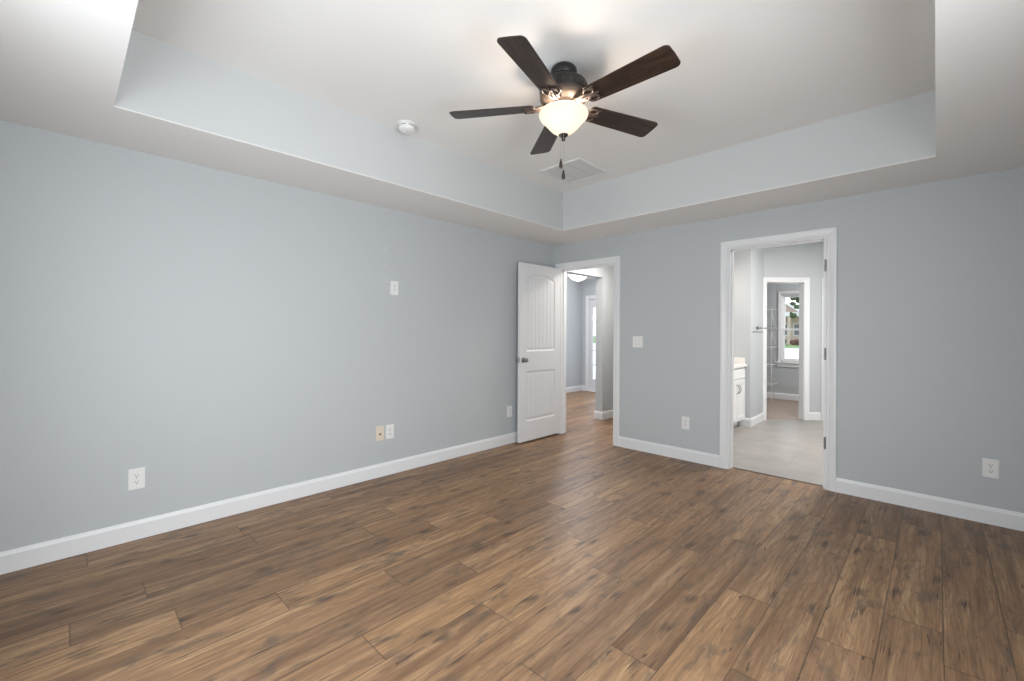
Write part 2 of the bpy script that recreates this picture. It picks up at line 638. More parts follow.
# hall and foyer
f = MB()
f.box((-T, 1.18, 0), (0, 3.7, H + .1))
f.box((-T, 0.12, 2.14), (0, 1.18, H + .1))
struct(f.build('wall_hall_left', M['wall']), 'grey wall end and header of the wide opening to the entry')
f = MB().box((1.03, T, 0), (1.118, 3.05, HB + .1))
struct(f.build('wall_hall_right', M['wall']))
f = MB().box((0, 2.97, 0), (1.03, 3.05, H + .1))
struct(f.build('wall_hall_end', M['wall']))
f = MB().box((-2.26, 0.0, 0), (-2.14, 3.82, H + .1)).box((-2.14, 0.0, 0), (-T, 0.12, H + .1))
struct(f.build('wall_entry_left', M['wall']), 'pale blue lit wall of the entry')
f = MB()
f.box((-2.14, 3.70, 0), (-1.975, 3.82, H + .1))
f.box((-1.03, 3.70, 0), (0.0, 3.82, H + .1))
f.box((-1.975, 3.70, 2.07), (-1.03, 3.82, H + .1))
struct(f.build('wall_entry_front', M['wall']))
f = MB().box((-2.26, 0.0, H + .06), (-0.001, 3.82, H + .16)).box((0.0, T, H + .06), (1.12, 3.05, H + .16))
struct(f.build('ceiling_hall', M['ceil']))

# bathroom and closet
f = MB()
f.box((1.12, YE, 0), (AX, 2.45, HB + .06))
f.prism([(AX - .11, 2.45), (AX, 2.45), (AX, AY), (AX - .11, AY + .05)], 0, HB + .06)
struct(f.build('wall_bathroom_left', M['wall']), 'narrow pale wall between vanity and closet doorway')
dv = Vector((BX_ - AX, BY_ - AY))
AL = dv.length
du_ = dv / AL
nb = Vector((-du_.y, du_.x))            # away from the bathroom, into the closet


def ang(u, v, t=0.0):
    """point on the angled wall: u along it, v up, t towards the bathroom"""
    p = Vector((AX, AY)) + du_ * u - nb * t
    return (p.x, p.y, v)


CL0, CL1 = 0.048, 0.622                 # clear opening of the closet doorway


def angbox(mb, u0, u1, v0, v1, t0, t1):
    pts = [ang(u, v, t) for v in (v0, v1) for (u, t) in ((u0, t0), (u1, t0), (u1, t1), (u0, t1))]
    mb.poly(pts, ((0, 1, 2, 3), (4, 5, 6, 7), (0, 1, 5, 4), (1, 2, 6, 5), (2, 3, 7, 6), (3, 0, 4, 7)))
    return mb


f = MB()
angbox(f, 0, CL0 - .018, 0, 2.10, -.11, 0)
angbox(f, CL1 + .018, AL, 0, 2.10, -.11, 0)
angbox(f, 0, AL, 2.10, HB + .06, -.11, 0)
struct(f.build('wall_bathroom_angled', M['wall']), 'angled wall with the closet doorway')
f = MB()
f.box((BX_ - .03, BY_ + .005, 0), (2.43, BY_ + .115, HB + .06))
f.box((3.15, BY_ + .005, 0), (RX, BY_ + .115, HB + .06))
f.box((2.43, BY_ + .005, 2.10), (3.15, BY_ + .115, HB + .06))
struct(f.build('wall_bathroom_back', M['wall']))
f = MB().box((RX, T, 0), (RX + T, 5.7, HB + .06))
struct(f.build('wall_bathroom_right', M['wall']))
f = MB().box((1.03, T, HB), (RX, 5.62, HB + .06)).box((0.0, 3.05, HB), (1.03, 5.62, HB + .06))
struct(f.build('ceiling_bathroom', M['ceil']))
CY = 5.5
WX0, WX1, WZ0, WZ1 = 1.385, 2.36, 0.745, 2.09
f = MB()
f.box((0.0, CY, 0), (WX0, CY + T, HB + .06))
f.box((WX1, CY, 0), (RX, CY + T, HB + .06))
f.box((WX0, CY, 0), (WX1, CY + T, WZ0))
f.box((WX0, CY, WZ1), (WX1, CY + T, HB + .06))
struct(f.build('wall_closet_back', M['wall']), 'grey closet wall with the window')
f = MB().box((0.0, 3.05, 0), (0.12, CY, HB + .06))
struct(f.build('wall_closet_left', M['wall']))

# ------------------------------------------------------------------ tray ceiling
f = MB()
R0 = 0.006
f.box((0, NY, H), (TX0, 0, H + R0))
f.box((TX1, NY, H), (RX, 0, H + R0))
f.box((TX0, NY, H), (TX1, TY0, H + R0))
f.box((TX0, TY1, H), (TX1, 0, H + R0))
f.box((TX0 - .1, TY0 - .1, HT), (TX1 + .1, TY1 + .1, HT + .08))
struct(f.build('ceiling', M['ceil']), 'white tray ceiling with a lower border')
zz0, zz1 = H + R0, HT
for nm, a, b in (('wall_tray_left', (TX0 - .08, TY0, zz0), (TX0, TY1, zz1)), ('wall_tray_right', (TX1, TY0, zz0), (TX1 + .08, TY1, zz1)),
                 ('wall_tray_back', (TX0 - .08, TY1, zz0), (TX1 + .08, TY1 + .08, zz1)), ('wall_tray_near', (TX0 - .08, TY0 - .08, zz0), (TX1 + .08, TY0, zz1))):
    struct(MB().box(a, b).build(nm, M['tray']), 'upright side of the tray ceiling')

# ------------------------------------------------------------------ baseboards
BH = 0.118
BPROF = [(0, 0), (0.0145, 0), (0.0145, BH - .022), (0.011, BH - .014), (0.0085, BH - .004), (0.006, BH), (0, BH)]


def base_run(mb, pts, prof=BPROF):
    """baseboard along a floor path; the wall is on the right of the direction of travel, the moulding to the left"""
    P = [Vector(p) for p in pts]
    n = len(P)
    rows = []
    for i in range(n):
        d0 = (P[i] - P[i - 1]).normalized() if i else None
        d1 = (P[i + 1] - P[i]).normalized() if i < n - 1 else None
        n0 = Vector((-d0.y, d0.x)) if d0 else None
        n1 = Vector((-d1.y, d1.x)) if d1 else None
        nn = n1 if n0 is None else (n0 if n1 is None else (n0 + n1) / (n0 + n1).dot(n0))
        rows.append([mb.bm.verts.new((P[i].x + nn.x * o, P[i].y + nn.y * o, z)) for o, z in prof])
    m = len(prof)
    for A, B in zip(rows[:-1], rows[1:]):
        for q in range(m):
            r = (q + 1) % m
            mb.bm.faces.new((A[q], A[r], B[r], B[q]))
    mb.bm.faces.new(rows[0][::-1])
    mb.bm.faces.new(rows[-1])
    return mb


CW, CT = 0.072, 0.018
struct(base_run(MB(), [(0, 0), (0, NY)]).build('baseboard_left', M['trim']), 'long white baseboard')
f = base_run(MB(), [(2.163 - CW, 0), (0.913 + CW, 0)])
base_run(f, [(RX, 0), (2.942 + CW, 0)])
struct(f.build('baseboard_back', M['trim']), 'white baseboard either side of the bathroom doorway')
struct(base_run(MB(), [(RX, NY), (RX, 0)]).build('baseboard_right', M['trim']))
f = base_run(MB(), [(0, 2.97), (0, 1.18), (-T, 1.18), (-T, 3.70)])
base_run(f, [(1.03, T), (1.03, 2.97), (0, 2.97)])
struct(f.build('baseboard_hall', M['trim']), 'white baseboard wrapping the hall wall end')
f = base_run(MB(), [(-2.04, 3.70), (-2.14, 3.70), (-2.14, 0.12)])
struct(f.build('baseboard_entry', M['trim']), 'white baseboard of the entry')
f = base_run(MB(), [ang(-0.01, 0)[:2], (AX, AY - .0), (AX, YE), (1.60, YE)][1:])
base_run(f, [(ang(AL, 0)[0], ang(AL, 0)[1]), ang(CL1 + .008 + CW, 0)[:2]])
struct(f.build('baseboard_bathroom', M['trim']), 'white baseboard of the bathroom')
struct(base_run(MB(), [(RX, CY), (0.12, CY)]).build('baseboard_closet', M['trim']), 'white baseboard of the closet')

# ------------------------------------------------------------------ door casings and jambs
CPROF = [(0.0, 0.0), (0.0, 0.009), (0.006, 0.0125), (0.020, 0.0115), (0.030, 0.0145), (0.052, 0.018), (0.066, 0.018), (0.072, 0.014), (0.072, 0.0)]


def casing(mb, u0, u1, top, xf):
    mb.sweep([(u1, 0), (u1, top), (u0, top), (u0, 0)], [(-o, t) for o, t in CPROF], xf)
    return mb


# hall doorway
HL, HR = 0.126, 0.899
f = MB()
casing(f, HL - .012, HR + .014, HEAD + .010, lambda p: (p[0], -p[2], p[1]))
f2 = MB()
f.box((HL - .018, 0.0, 0), (HL, T, HEAD)).box((HR, 0.0, 0), (HR + .018, T, HEAD)).box((HL - .018, 0, HEAD), (HR + .018, T, HEAD + .018))
f.box((HL, 0.045, 0), (HL + .011, 0.08, HEAD)).box((HR - .011, 0.045, 0), (HR, 0.08, HEAD)).box((HL, 0.045, HEAD - .011), (HR, 0.08, HEAD))
t2 = struct(f.build('trim_2', M['trim']), 'white casing around the hall doorway')
# bathroom doorway
BL, BR = 2.176, 2.924
f = MB()
casing(f, BL - .013, BR + .018, HEAD + .010, lambda p: (p[0], -p[2], p[1]))
f.box((BL - .018, 0.0, 0), (BL, T, HEAD)).box((BR, 0.0, 0.0), (BR + .018, T, HEAD)).box((BL - .018, 0, HEAD), (BR + .018, T, HEAD + .018))
f.box((BL, 0.045, 0), (BL + .011, 0.08, HEAD)).box((BR - .011, 0.045, 0), (BR, 0.08, HEAD)).box((BL, 0.045, HEAD - .011), (BR, 0.08, HEAD))
t3 = struct(f.build('trim_3', M['trim']), 'white casing around the bathroom doorway')
for zc in (1.887, 1.141, 0.391):
    h = MB()
    h.lathe([(0.0, -.052), (.0062, -.05), (.0062, .05), (0.0, .052)], 12, lambda p, zc=zc: (p[0] + BR + .010, p[1] - .007, p[2] + zc))
    h.box((BR + .0015, -.0035, zc - .048), (BR + .0155, -.0005, zc + .048))
    for dz in (-.03, -.01, .01, .03):
        h.lathe([(.0066, -.001), (.0066, .001)], 12, lambda p, zc=zc, dz=dz: (p[0] + BR + .010, p[1] - .007, p[2] + zc + dz))
    h.build('hinge', M['hinge'], t3, True)
# closet doorway in the angled wall
f = MB()
casing(f, CL0 - .008, CL1 + .008, 2.084, lambda p: ang(p[0], p[1], p[2]))
angbox(f, CL0 - .018, CL0, 0, 2.08, -.11, 0)
angbox(f, CL1, CL1 + .018, 0, 2.08, -.11, 0)
angbox(f, CL0 - .018, CL1 + .018, 2.08, 2.10, -.11, 0)
struct(f.build('trim_4', M['trim']), 'white casing around the closet doorway')
# casing of the next bathroom doorway, its door shut
f = MB()
casing(f, 2.435, 3.145, 2.084, lambda p: (p[0], BY_ + .005 - p[2], p[1]))
f.box((2.43, BY_ + .005, 0), (2.445, BY_ + .115, 2.10)).box((3.135, BY_ + .005, 0), (3.15, BY_ + .115, 2.10)).box((2.445, BY_ + .005, 2.085), (3.135, BY_ + .115, 2.10))
struct(f.build('trim_5', M['trim']), 'white casing edge at the right of the bathroom back wall')


# ------------------------------------------------------------------ panelled door leaf
def panel_leaf(name, W, Z0, Z1, th, panels, step=0.007, parent=None):
    """door leaf in local axes: u along x from the hinge, z up, faces at y = 0 and y = -th; panels: (u0, u1, z0, z1, arch rise)"""
    nu = int(round(W / step)) + 1
    nz = int(round((Z1 - Z0) / step)) + 1
    us = np.linspace(0, W, nu)
    zs = np.linspace(Z0, Z1, nz)
    U, Zg = np.meshgrid(us, zs, indexing='ij')
    D = np.zeros_like(U)
    for (u0, u1, z0, z1, rise) in panels:
        uc, hw = (u0 + u1) / 2, (u1 - u0) / 2
        top = z1 + rise * (1 - ((U - uc) / hw) ** 2).clip(0, 1) if rise else np.full_like(U, z1)
        sd = np.minimum(np.minimum(U - u0, u1 - U), np.minimum(Zg - z0, top - Zg))      # inside distance
        a = 0.011
        k = np.interp(sd, [0, 0.008, 0.016, 0.026, 0.036], [0, -.9 * a, -1.0 * a, -1.0 * a, -.45 * a])
        fl = ((U - uc) / 0.072) % 1.0
        gr = np.where((np.abs(fl - 0.5) < 0.06) & (sd > 0.03), -.004, 0)
        D = np.where(sd > 0, k + gr, D)
    verts = []
    for sgn in (0, 1):
        Y = (-th - D) if sgn else D
        # sgn 0: face at y = 0, recess towards -y
        verts.append(np.stack([U, Y, Zg], -1).reshape(-1, 3))
    V = np.concatenate(verts)
    idx = np.arange(nu * nz).reshape(nu, nz)
    q = np.stack([idx[:-1, :-1], idx[1:, :-1], idx[1:, 1:], idx[:-1, 1:]], -1).reshape(-1, 4)
    N = nu * nz
    faces = [tuple(r[::-1]) for r in q.tolist()] + [tuple(int(v) + N for v in r) for r in q.tolist()]
    loop = [idx[i, 0] for i in range(nu)] + [idx[nu - 1, j] for j in range(1, nz)] + [idx[i, nz - 1] for i in range(nu - 2, -1, -1)] + [idx[0, j] for j in range(nz - 2, 0, -1)]
    loop = [int(v) for v in loop]
    for a, b in zip(loop, loop[1:] + loop[:1]):
        faces.append((a, b, b + N, a + N))
    me = bpy.data.meshes.new(name)
    me.from_pydata(V.tolist(), [], faces)
    me.materials.append(M['door'])
    me.polygons.foreach_set('use_smooth', [True] * len(me.polygons))
    me.set_sharp_from_angle(angle=math.radians(40))
    o = bpy.data.objects.new(name, me)
    COL.objects.link(o)
    if parent is not None:
        o.parent = parent
    bm_ = bmesh.new()
    bm_.from_mesh(me)
    bmesh.ops.recalc_face_normals(bm_, faces=list(bm_.faces))
    bm_.to_mesh(me)
    bm_.free()
    return o


# bedroom door: hinged on the hall doorway's left jamb, swung back against the left wall
DW = 0.764
d1 = thing('door_1', 'open white two-panel door with an arched top panel by the hall doorway', None, (0.122, -0.001, 0), -PI / 2, kind='structure')
leaf = panel_leaf('door_leaf', DW, 0.019, 2.132, 0.035, [(0.118, 0.650, 1.085, 1.955, 0.062), (0.108, 0.648, 0.255, 0.845, 0.0)], parent=d1)
# local x runs along -Y, local +y points to +X (room side)
for side in (1, -1):
    kb = MB()
    def kx(p, side=side):
        return (DW - .058 + p[0], (p[2] if side > 0 else -0.035 - p[2]), 0.985 + p[1])
    kb.lathe([(0.0, 0.0), (.031, 0.0), (.032, .004), (.027, .008), (.012, .011), (.0105, .024), (.016, .030), (.0245, .038), (.0275, .047), (.0262, .056), (.019, .062), (.008, .0645), (0.0, .065)], 28, kx)
    kb.build('knob', M['nickel'], d1, True, 50)
lt = MB().box((DW - .0005, -.030, 0.955), (DW + .0022, -.005, 1.015))
lt.box((DW, -.024, 0.978), (DW + .010, -.011, 0.992), .003)
lt.build('latch', M['nickel'], d1)
hg = MB()
for zc in (0.20, 1.06, 1.93):
    hg.lathe([(0, -.045), (.006, -.044), (.006, .044), (0, .045)], 10, lambda p, zc=zc: (p[0] - .004, p[1] + .0015, p[2] + zc))
# closed door of the further bathroom doorway
d2 = thing('door_2', 'white bathroom door, only its casing edge showing', None, (2.452, BY_ + .055, 0), 0, kind='structure')
panel_leaf('door_leaf', 0.676, 0.012, 2.078, 0.035, [(0.1, 0.576, 1.05, 1.92, 0.05), (0.1, 0.576, 0.25, 0.83, 0)], 0.012, parent=d2)
# front door in the entry, tall glass lite
d3 = thing('door_3', 'white front door with a tall glazed lite seen beyond the hall', None, (-1.955, 3.745, 0), 0, kind='structure')
f = MB()
f.box((0, 0, .012), (0.055, .045, 2.05)).box((0.815, 0, .012), (0.9, .045, 2.05)).box((0.055, 0, 1.86), (0.815, .045, 2.05)).box((0.055, 0, .012), (0.815, .045, .27))
f.box((0.15, -.006, .06), (0.75, 0, .22), .004)
f.build('door_frame_panel', M['door'], d3)
MB().box((0.055, .018, .27), (0.815, .026, 1.86)).build('glass_pane', M['glass'], d3)
f = MB()
for z in (0.59, 0.91, 1.23, 1.54):
    f.box((0.055, .010, z - .011), (0.815, .034, z + .011))
f.build('muntin', M['door'], d3)
f = MB()
f.box((-1.975, 3.70, 0), (-1.958, 3.82, 2.07)).box((-1.047, 3.70, 0), (-1.03, 3.82, 2.07)).box((-1.958, 3.70, 2.053), (-1.047, 3.82, 2.07))
casing(f, -1.968, -1.037, 2.06, lambda p: (p[0], 3.70 - p[2], p[1]))
f.box((-1.958, 3.70, 0), (-1.047, 3.82, 0.012))
struct(f.build('trim_6', M['trim']), 'white casing of the front door')

# ------------------------------------------------------------------ windows beside and behind the camera
def room_window(name, a, b, xf):
    f = MB()
    z0, z1 = 0.6, 2.05

    def bx(u0, u1, v0, v1, t0, t1):
        pts = [xf((u, v, t)) for v in (v0, v1) for (u, t) in ((u0, t0), (u1, t0), (u1, t1), (u0, t1))]
        f.poly(pts, ((0, 1, 2, 3), (4, 5, 6, 7), (0, 1, 5, 4), (1, 2, 6, 5), (2, 3, 7, 6), (3, 0, 4, 7)))
    bx(a, a + .05, z0 + .05, z1 - .05, -.11, -.07)
    bx(b - .05, b, z0 + .05, z1 - .05, -.11, -.07)
    bx(a, b, z0, z0 + .05, -.11, -.07)
    bx(a, b, z1 - .05, z1, -.11, -.07)
    f.sweep([(b, z0), (b, z1), (a, z1), (a, z0)], [(-o, t) for o, t in CPROF], xf)
    bx(a - .08, b + .08, z0 - .03, z0, -.03, .04)
    struct(f.build(name, M['trim']))


for i, (a, b) in enumerate(WIN):
    room_window('window_%d' % (i + 2), a, b, lambda p: (p[0], NY + p[2], p[1]))
for i, (a, b) in enumerate(WINR):
    room_window('window_%d' % (i + 3), a, b, lambda p: (RX - p[2], p[0], p[1]))

# closet window
wn = thing('window_1', 'white sash window in the closet, bright outdoors behind it', None, ((WX0 + WX1) / 2, CY, WZ0), 0, kind='structure')
ww, wh = (WX1 - WX0), WZ1 - WZ0
f = MB()
f.box((-ww / 2, .02, 0), (-ww / 2 + .018, .10, wh)).box((ww / 2 - .028, .02, 0), (ww / 2, .10, wh)).box((-ww / 2, .02, 0), (ww / 2, .10, .028)).box((-ww / 2, .02, wh - .028), (ww / 2, .10, wh))
f.sweep([(ww / 2, 0), (ww / 2, wh), (-ww / 2, wh), (-ww / 2, 0)], [(-o * .75, t) for o, t in CPROF], lambda p: (p[0], -p[2], p[1]))
f.build('window_frame', M['trim'], wn)
MB().box((-ww / 2 - .09, -.035, -.028), (ww / 2 + .09, .10, 0), .005).box((-ww / 2 - .07, -.016, -.095), (ww / 2 + .07, 0, -.028)).build('window_sill', M['trim'], wn)
mid = 0.645
for nm, y0, z0, z1 in (('upper_sash', .065, mid - .02, wh - .028), ('lower_sash', .035, .028, mid + .02)):
    f = MB()
    x0, x1 = -ww / 2 + .018, ww / 2 - .028
    f.box((x0, y0, z0), (x0 + .032, y0 + .03, z1)).box((x1 - .032, y0, z0), (x1, y0 + .03, z1)).box((x0 + .032, y0, z0), (x1 - .032, y0 + .03, z0 + .036)).box((x0 + .032, y0, z1 - .036), (x1 - .032, y0 + .03, z1))
    s_ = f.build(nm, M['trim'], wn)
    MB().box((x0 + .032, y0 + .012, z0 + .036), (x1 - .032, y0 + .018, z1 - .036)).build('pane', M['glass'], s_)

# ------------------------------------------------------------------ ceiling fan
FX, FY = 2.045, -2.455
fan = thing('ceiling_fan', 'dark bronze five-blade ceiling fan with a lit glass bowl on the tray ceiling', 'ceiling fan', (FX, FY, HT))
ZB = 2.63 - HT      # blade plane, below the ceiling


def fz(p):
    return (p[0], p[1], p[2])


MB().lathe([(0.0, 0.0), (.052, 0.0), (.064, -.008), (.073, -.018), (.077, -.030), (.077, -.052), (.070, -.062), (.055, -.066), (0.0, -.066)], 48).build('canopy', M['bronze'], fan, True)
MB().lathe([(0.0, -.058), (.060, -.058), (.066, -.070), (.105, -.088), (.130, -.105), (.138, -.122), (.139, -.160), (.134, -.172)], 56, cap=False).build('motor_housing', M['bronze'], fan, True)
f = MB().lathe([(.134, -.170), (.138, -.176), (.138, -.190), (.128, -.204), (.098, -.216), (.070, -.222), (.066, -.228), (.066, -.250), (.072, -.254), (.072, -.262), (0.0, -.262)], 56, cap=False)
f.build('housing_ring', M['iron'], fan, True)
slot_me = None
for kk in range(20):
    if slot_me is None:
        so = MB().box((-.007, .138, -.151), (.007, .1402, -.131), .0008).build('vent_slot', M['slot'], fan)
        slot_me = so
    else:
        so = slot_me.copy()
        COL.objects.link(so)
        so.parent = fan
    so.rotation_euler = (0, 0, 2 * PI * kk / 20)

# one blade, then copies
BR0, BR1 = 0.172, 0.675


def blade_outline():
    pts = []
    wr, wt = 0.062, 0.076
    # root corners slightly rounded, tip rounded
    side = []
    for i in range(9):
        t_ = i / 8
        side.append((BR0 + .012 + t_ * (BR1 - .034 - BR0 - .012), wr + (wt - wr) * t_))
    tip = []
    for i in range(1, 12):
        a = -PI / 2 * (i / 12 - 1)
        tip.append((BR1 - .034 + .034 * math.cos(a) ** 0.9 if a > 0 else BR1, wt * 0.68 + wt * 0.32 * math.sin(a)))
    up_ = side + tip
    pts = [(BR0, wr - .012)] + up_ + [(BR1 + .002, 0.0)]
    low = [(x, -y) for x, y in pts[:-1]][::-1]
    return pts + low


def make_blade(k):
    pit = math.radians(-12)

    def xf(p):
        x, y, z = p
        return (x, y * math.cos(pit) - z * math.sin(pit), y * math.sin(pit) + z * math.cos(pit) + ZB)
    b = MB().prism(blade_outline(), -.003, .003, xf)
    o = b.build('blade', M['blade'], fan)
    # ornate iron under the blade: two scroll loops, a tongue and an arm to the hub
    g = MB()
    for s_ in (1, -1):
        loop = []
        for i in range(22):
            a = 2 * PI * i / 22
            loop.append(xf((0.196 + .030 * math.cos(a), s_ * (.029 + .020 * math.sin(a)), -.0075)))
        g.tube(loop, .0055, 8, True)
        g.tube([xf((0.215, s_ * .045, -.0075)), xf((.226, s_ * .052, -.0075)), xf((.240, s_ * .049, -.0065))], [.006, .0055, .003], 8)
        # arm from hub to the loops
        g.tube([(0.085, s_ * .012, -.222), (.110, s_ * .016, -.232), (.140, s_ * .022, ZB - .006), xf((.168, s_ * .026, -.0075))], [.009, .009, .0085, .007], 8)
    g.tube([(0.080, 0, -.224), (.115, 0, -.236), (.150, 0, ZB - .008), xf((.20, 0, -.008)), xf((.245, 0, -.007))], [.010, .009, .008, .0075, .004], 8)
    ir = g.build('blade_iron', M['iron'], o, True, 60)
    for (x, y) in ((.190, 0), (.228, .046), (.228, -.046)):
        sc = MB()
        sc.lathe([(0, -.0125), (.004, -.0115), (.0055, -.009), (.0055, -.003)], 10, lambda p, x=x, y=y: xf((x + p[0], y + p[1], p[2])))
        sc.build('screw', M['bronze'], o, True)
    return o


bl0 = make_blade(0)
for k in range(5):
    b = bl0 if k == 0 else copy_tree(bl0, fan)
    b.rotation_euler = (0, 0, math.radians(-1.5 + 72 * k))

# light kit
RB, zr = 0.142, -0.275
prof_o = [(RB - .004, zr + .004), (RB, zr), (RB + .001, zr - .008), (RB - .003, zr - .020), (.131, zr - .032), (.116, zr - .046), (.101, zr - .062), (.086, zr - .080), (.068, zr - .099), (.046, zr - .115), (.026, zr - .123), (.012, zr - .126)]
prof_i = [(max(r - .004, .010), z + .0045) for r, z in prof_o[::-1]]
f = MB().lathe(prof_o + prof_i, 56, cap=False)
bowl = f.build('light_bowl', M['bowl'], fan, True, 60)
MB().lathe([(0.0, zr - .118), (.026, zr - .120), (.028, zr - .126), (.022, zr - .133), (.012, zr - .139), (.009, zr - .145), (.0115, zr - .149), (.0105, zr - .156), (.005, zr - .160), (0.0, zr - .161)], 24).build('finial', M['bronze'], fan, True)
MB().tube([(0, 0, -.262), (0, 0, zr - .118)], .005, 10).build('bowl_stem', M['bronze'], fan, True)
# pull chains
for (x, y, z1, z0, ln) in ((.0056, -.0308, zr - .117, -.5500, .044), (.0195, -.0243, zr - .117, -.6150, .044)):
    c = MB()
    n = int((z1 - z0) / .0052)
    for i in range(n):
        z = z1 - i * .0052
        c.lathe([(0, z + .0019), (.0017, z), (0, z - .0019)], 6, lambda p, x=x, y=y: (p[0] + x, p[1] + y, p[2]))
    c.tube([(x, y, z1), (x, y, z0)], .0006, 5)
    ch = c.build('pull_chain', M['screw'], fan)
    MB().lathe([(0, z0 + .002), (.004, z0), (.0055, z0 - .010), (.0105, z0 - .034), (.0110, z0 - .042), (.0075, z0 - .052), (0, z0 - .054)], 16,
               lambda p, x=x, y=y: (p[0] + x, p[1] + y, p[2])).build('fob', M['blade'], ch, True)
for k in range(3):
    a = math.radians(20 + 120 * k)
    point('fan_bulb', (FX + .055 * math.cos(a), FY + .055 * math.sin(a), HT + zr - .030), 5.0, (1, 0.84, 0.68), 0.028)

# ------------------------------------------------------------------ smoke detector, return air grille
sd = thing('smoke_detector', 'round white smoke detector on the tray ceiling near its left edge', 'smoke detector', (0.760, -2.695, HT))
MB().lathe([(0, 0), (.072, 0), (.072, -.006), (.068, -.009), (0, -.009)], 40).build('base', M['plastic'], sd, True)
MB().lathe([(.058, -.008), (.060, -.014), (.060, -.034), (.055, -.045), (.042, -.052), (.018, -.056), (0, -.056)], 40, cap=False).build('cover', M['plastic'], sd, True)
so = None
for kk in range(24):
    if kk % 4 == 0:
        continue
    if so is None:
        s0 = so = MB().box((-.0055, .0592, -.0235), (.0055, .0606, -.0165)).build('vent_slot', M['ventdark'], sd)
    else:
        so = s0.copy()
        COL.objects.link(so)
        so.parent = sd
    so.rotation_euler = (0, 0, 2 * PI * kk / 24)
MB().lathe([(0, -.0580), (.006, -.0575), (.007, -.0545)], 14, lambda p: (p[0] + .012, p[1], p[2])).build('test_button', M['vent'], sd, True)

vx0, vx1, vy0, vy1 = 0.862, 1.337, -1.305, -0.82
vt = thing('return_air_grille', 'square white return air grille flush on the tray ceiling beyond the fan', 'air vent', ((vx0 + vx1) / 2, (vy0 + vy1) / 2, HT))
hx, hy = (vx1 - vx0) / 2, (vy1 - vy0) / 2
f = MB()
f.sweep([(-hx, -hy), (hx, -hy), (hx, hy), (-hx, hy), (-hx, -hy)], [(0, 0), (0, .003), (.006, .011), (.020, .011), (.026, 0)], lambda p: (p[0], p[1], -p[2]))
f.build('frame', M['vent'], vt)
f = MB()
n = 26
for i in range(n):
    y = -hy + .03 + (2 * hy - .06) * (i + .5) / n
    f.poly([(-hx + .027, y - .0075, -.0012), (hx - .027, y - .0075, -.0012), (hx - .027, y + .0055, -.0062), (-hx + .027, y + .0055, -.0062),
            (-hx + .027, y - .0075, -.0004), (hx - .027, y - .0075, -.0004), (hx - .027, y + .0055, -.0054), (-hx + .027, y + .0055, -.0054)],
           ((0, 1, 2, 3), (4, 5, 6, 7), (0, 1, 5, 4), (2, 3, 7, 6), (1, 2, 6, 5), (0, 3, 7, 4)))
for xx in (-hx / 3, hx / 3):
    f.box((xx - .004, -hy + .027, -.0066), (xx + .004, hy - .027, -.0055))
f.build('louvers', paint('grille_louver_enamel', (0.59, 0.59, 0.585), 0.5, bump=0), vt)
MB().box((-hx + .02, -hy + .02, -.0006), (hx - .02, hy - .02, 0)).build('filter', M['ventdark'], vt)


# ------------------------------------------------------------------ wall plates
def plate_at(name, label, cat, wall, pos, z, group=None):
    if wall == 'left':
        return thing(name, label, cat, (0.0, pos, z), PI / 2, group)
    return thing(name, label, cat, (pos, 0.0, z), 0, group)


def rounded(wd, ht, r=.006, n=4):
    pts = []
    for cx, cz, a0 in ((wd / 2 - r, ht / 2 - r, 0), (-wd / 2 + r, ht / 2 - r, PI / 2), (-wd / 2 + r, -ht / 2 + r, PI), (wd / 2 - r, -ht / 2 + r, 1.5 * PI)):
        for i in range(n + 1):
            a = a0 + PI / 2 * i / n
            pts.append((cx + r * math.cos(a), cz + r * math.sin(a)))
    return pts


def plate(par, wd, ht, mat):
    f = MB()
    f.prism(rounded(wd, ht), 0, .0035, lambda p: (p[0], -p[2], p[1]))
    o = rounded(wd, ht)
    inn = rounded(wd - .006, ht - .006)
    f.prism(inn, .0035, .0058, lambda p: (p[0], -p[2], p[1]))
    return f.build('plate', mat, par)


def screw_at(par, x, z, mat=None):
    f = MB().lathe([(0, .0075), (.003, .0070), (.0036, .0058)], 12, lambda p: (p[0] + x, -p[2], p[1] + z))
    return f.build('screw', mat or M['screw'], par, True)


def duplex(name, label, wall, pos, z, wd=.080, ht=.128, group=None, mat=None):
    mat = mat or M['plastic']
    t_ = plate_at(name, label, 'outlet', wall, pos, z, group)
    plate(t_, wd, ht, mat)
    for dz in (.0205, -.0205):
        f = MB()
        pts = []
        for i in range(32):
            a = 2 * PI * i / 32
            pts.append((max(-.0155, min(.0155, .0178 * math.cos(a))), .0150 * math.sin(a)))
        f.prism(pts, .0055, .0078, lambda p, dz=dz: (p[0], -p[2], p[1] + dz))
        rc = f.build('receptacle', mat, t_)
        f = MB()
        f.box((-.0078, -.0084, dz - .001), (-.0052, -.0076, dz + .0085))
        f.box((.0052, -.0084, dz), (.0078, -.0076, dz + .0080))
        f.lathe([(0, .0084), (.0032, .0082), (.0032, .0076)], 12, lambda p, dz=dz: (p[0], -p[2], p[1] + dz - .0080))
        f.build('slots', M['slot'], rc)
    screw_at(t_, 0, 0)
    return t_


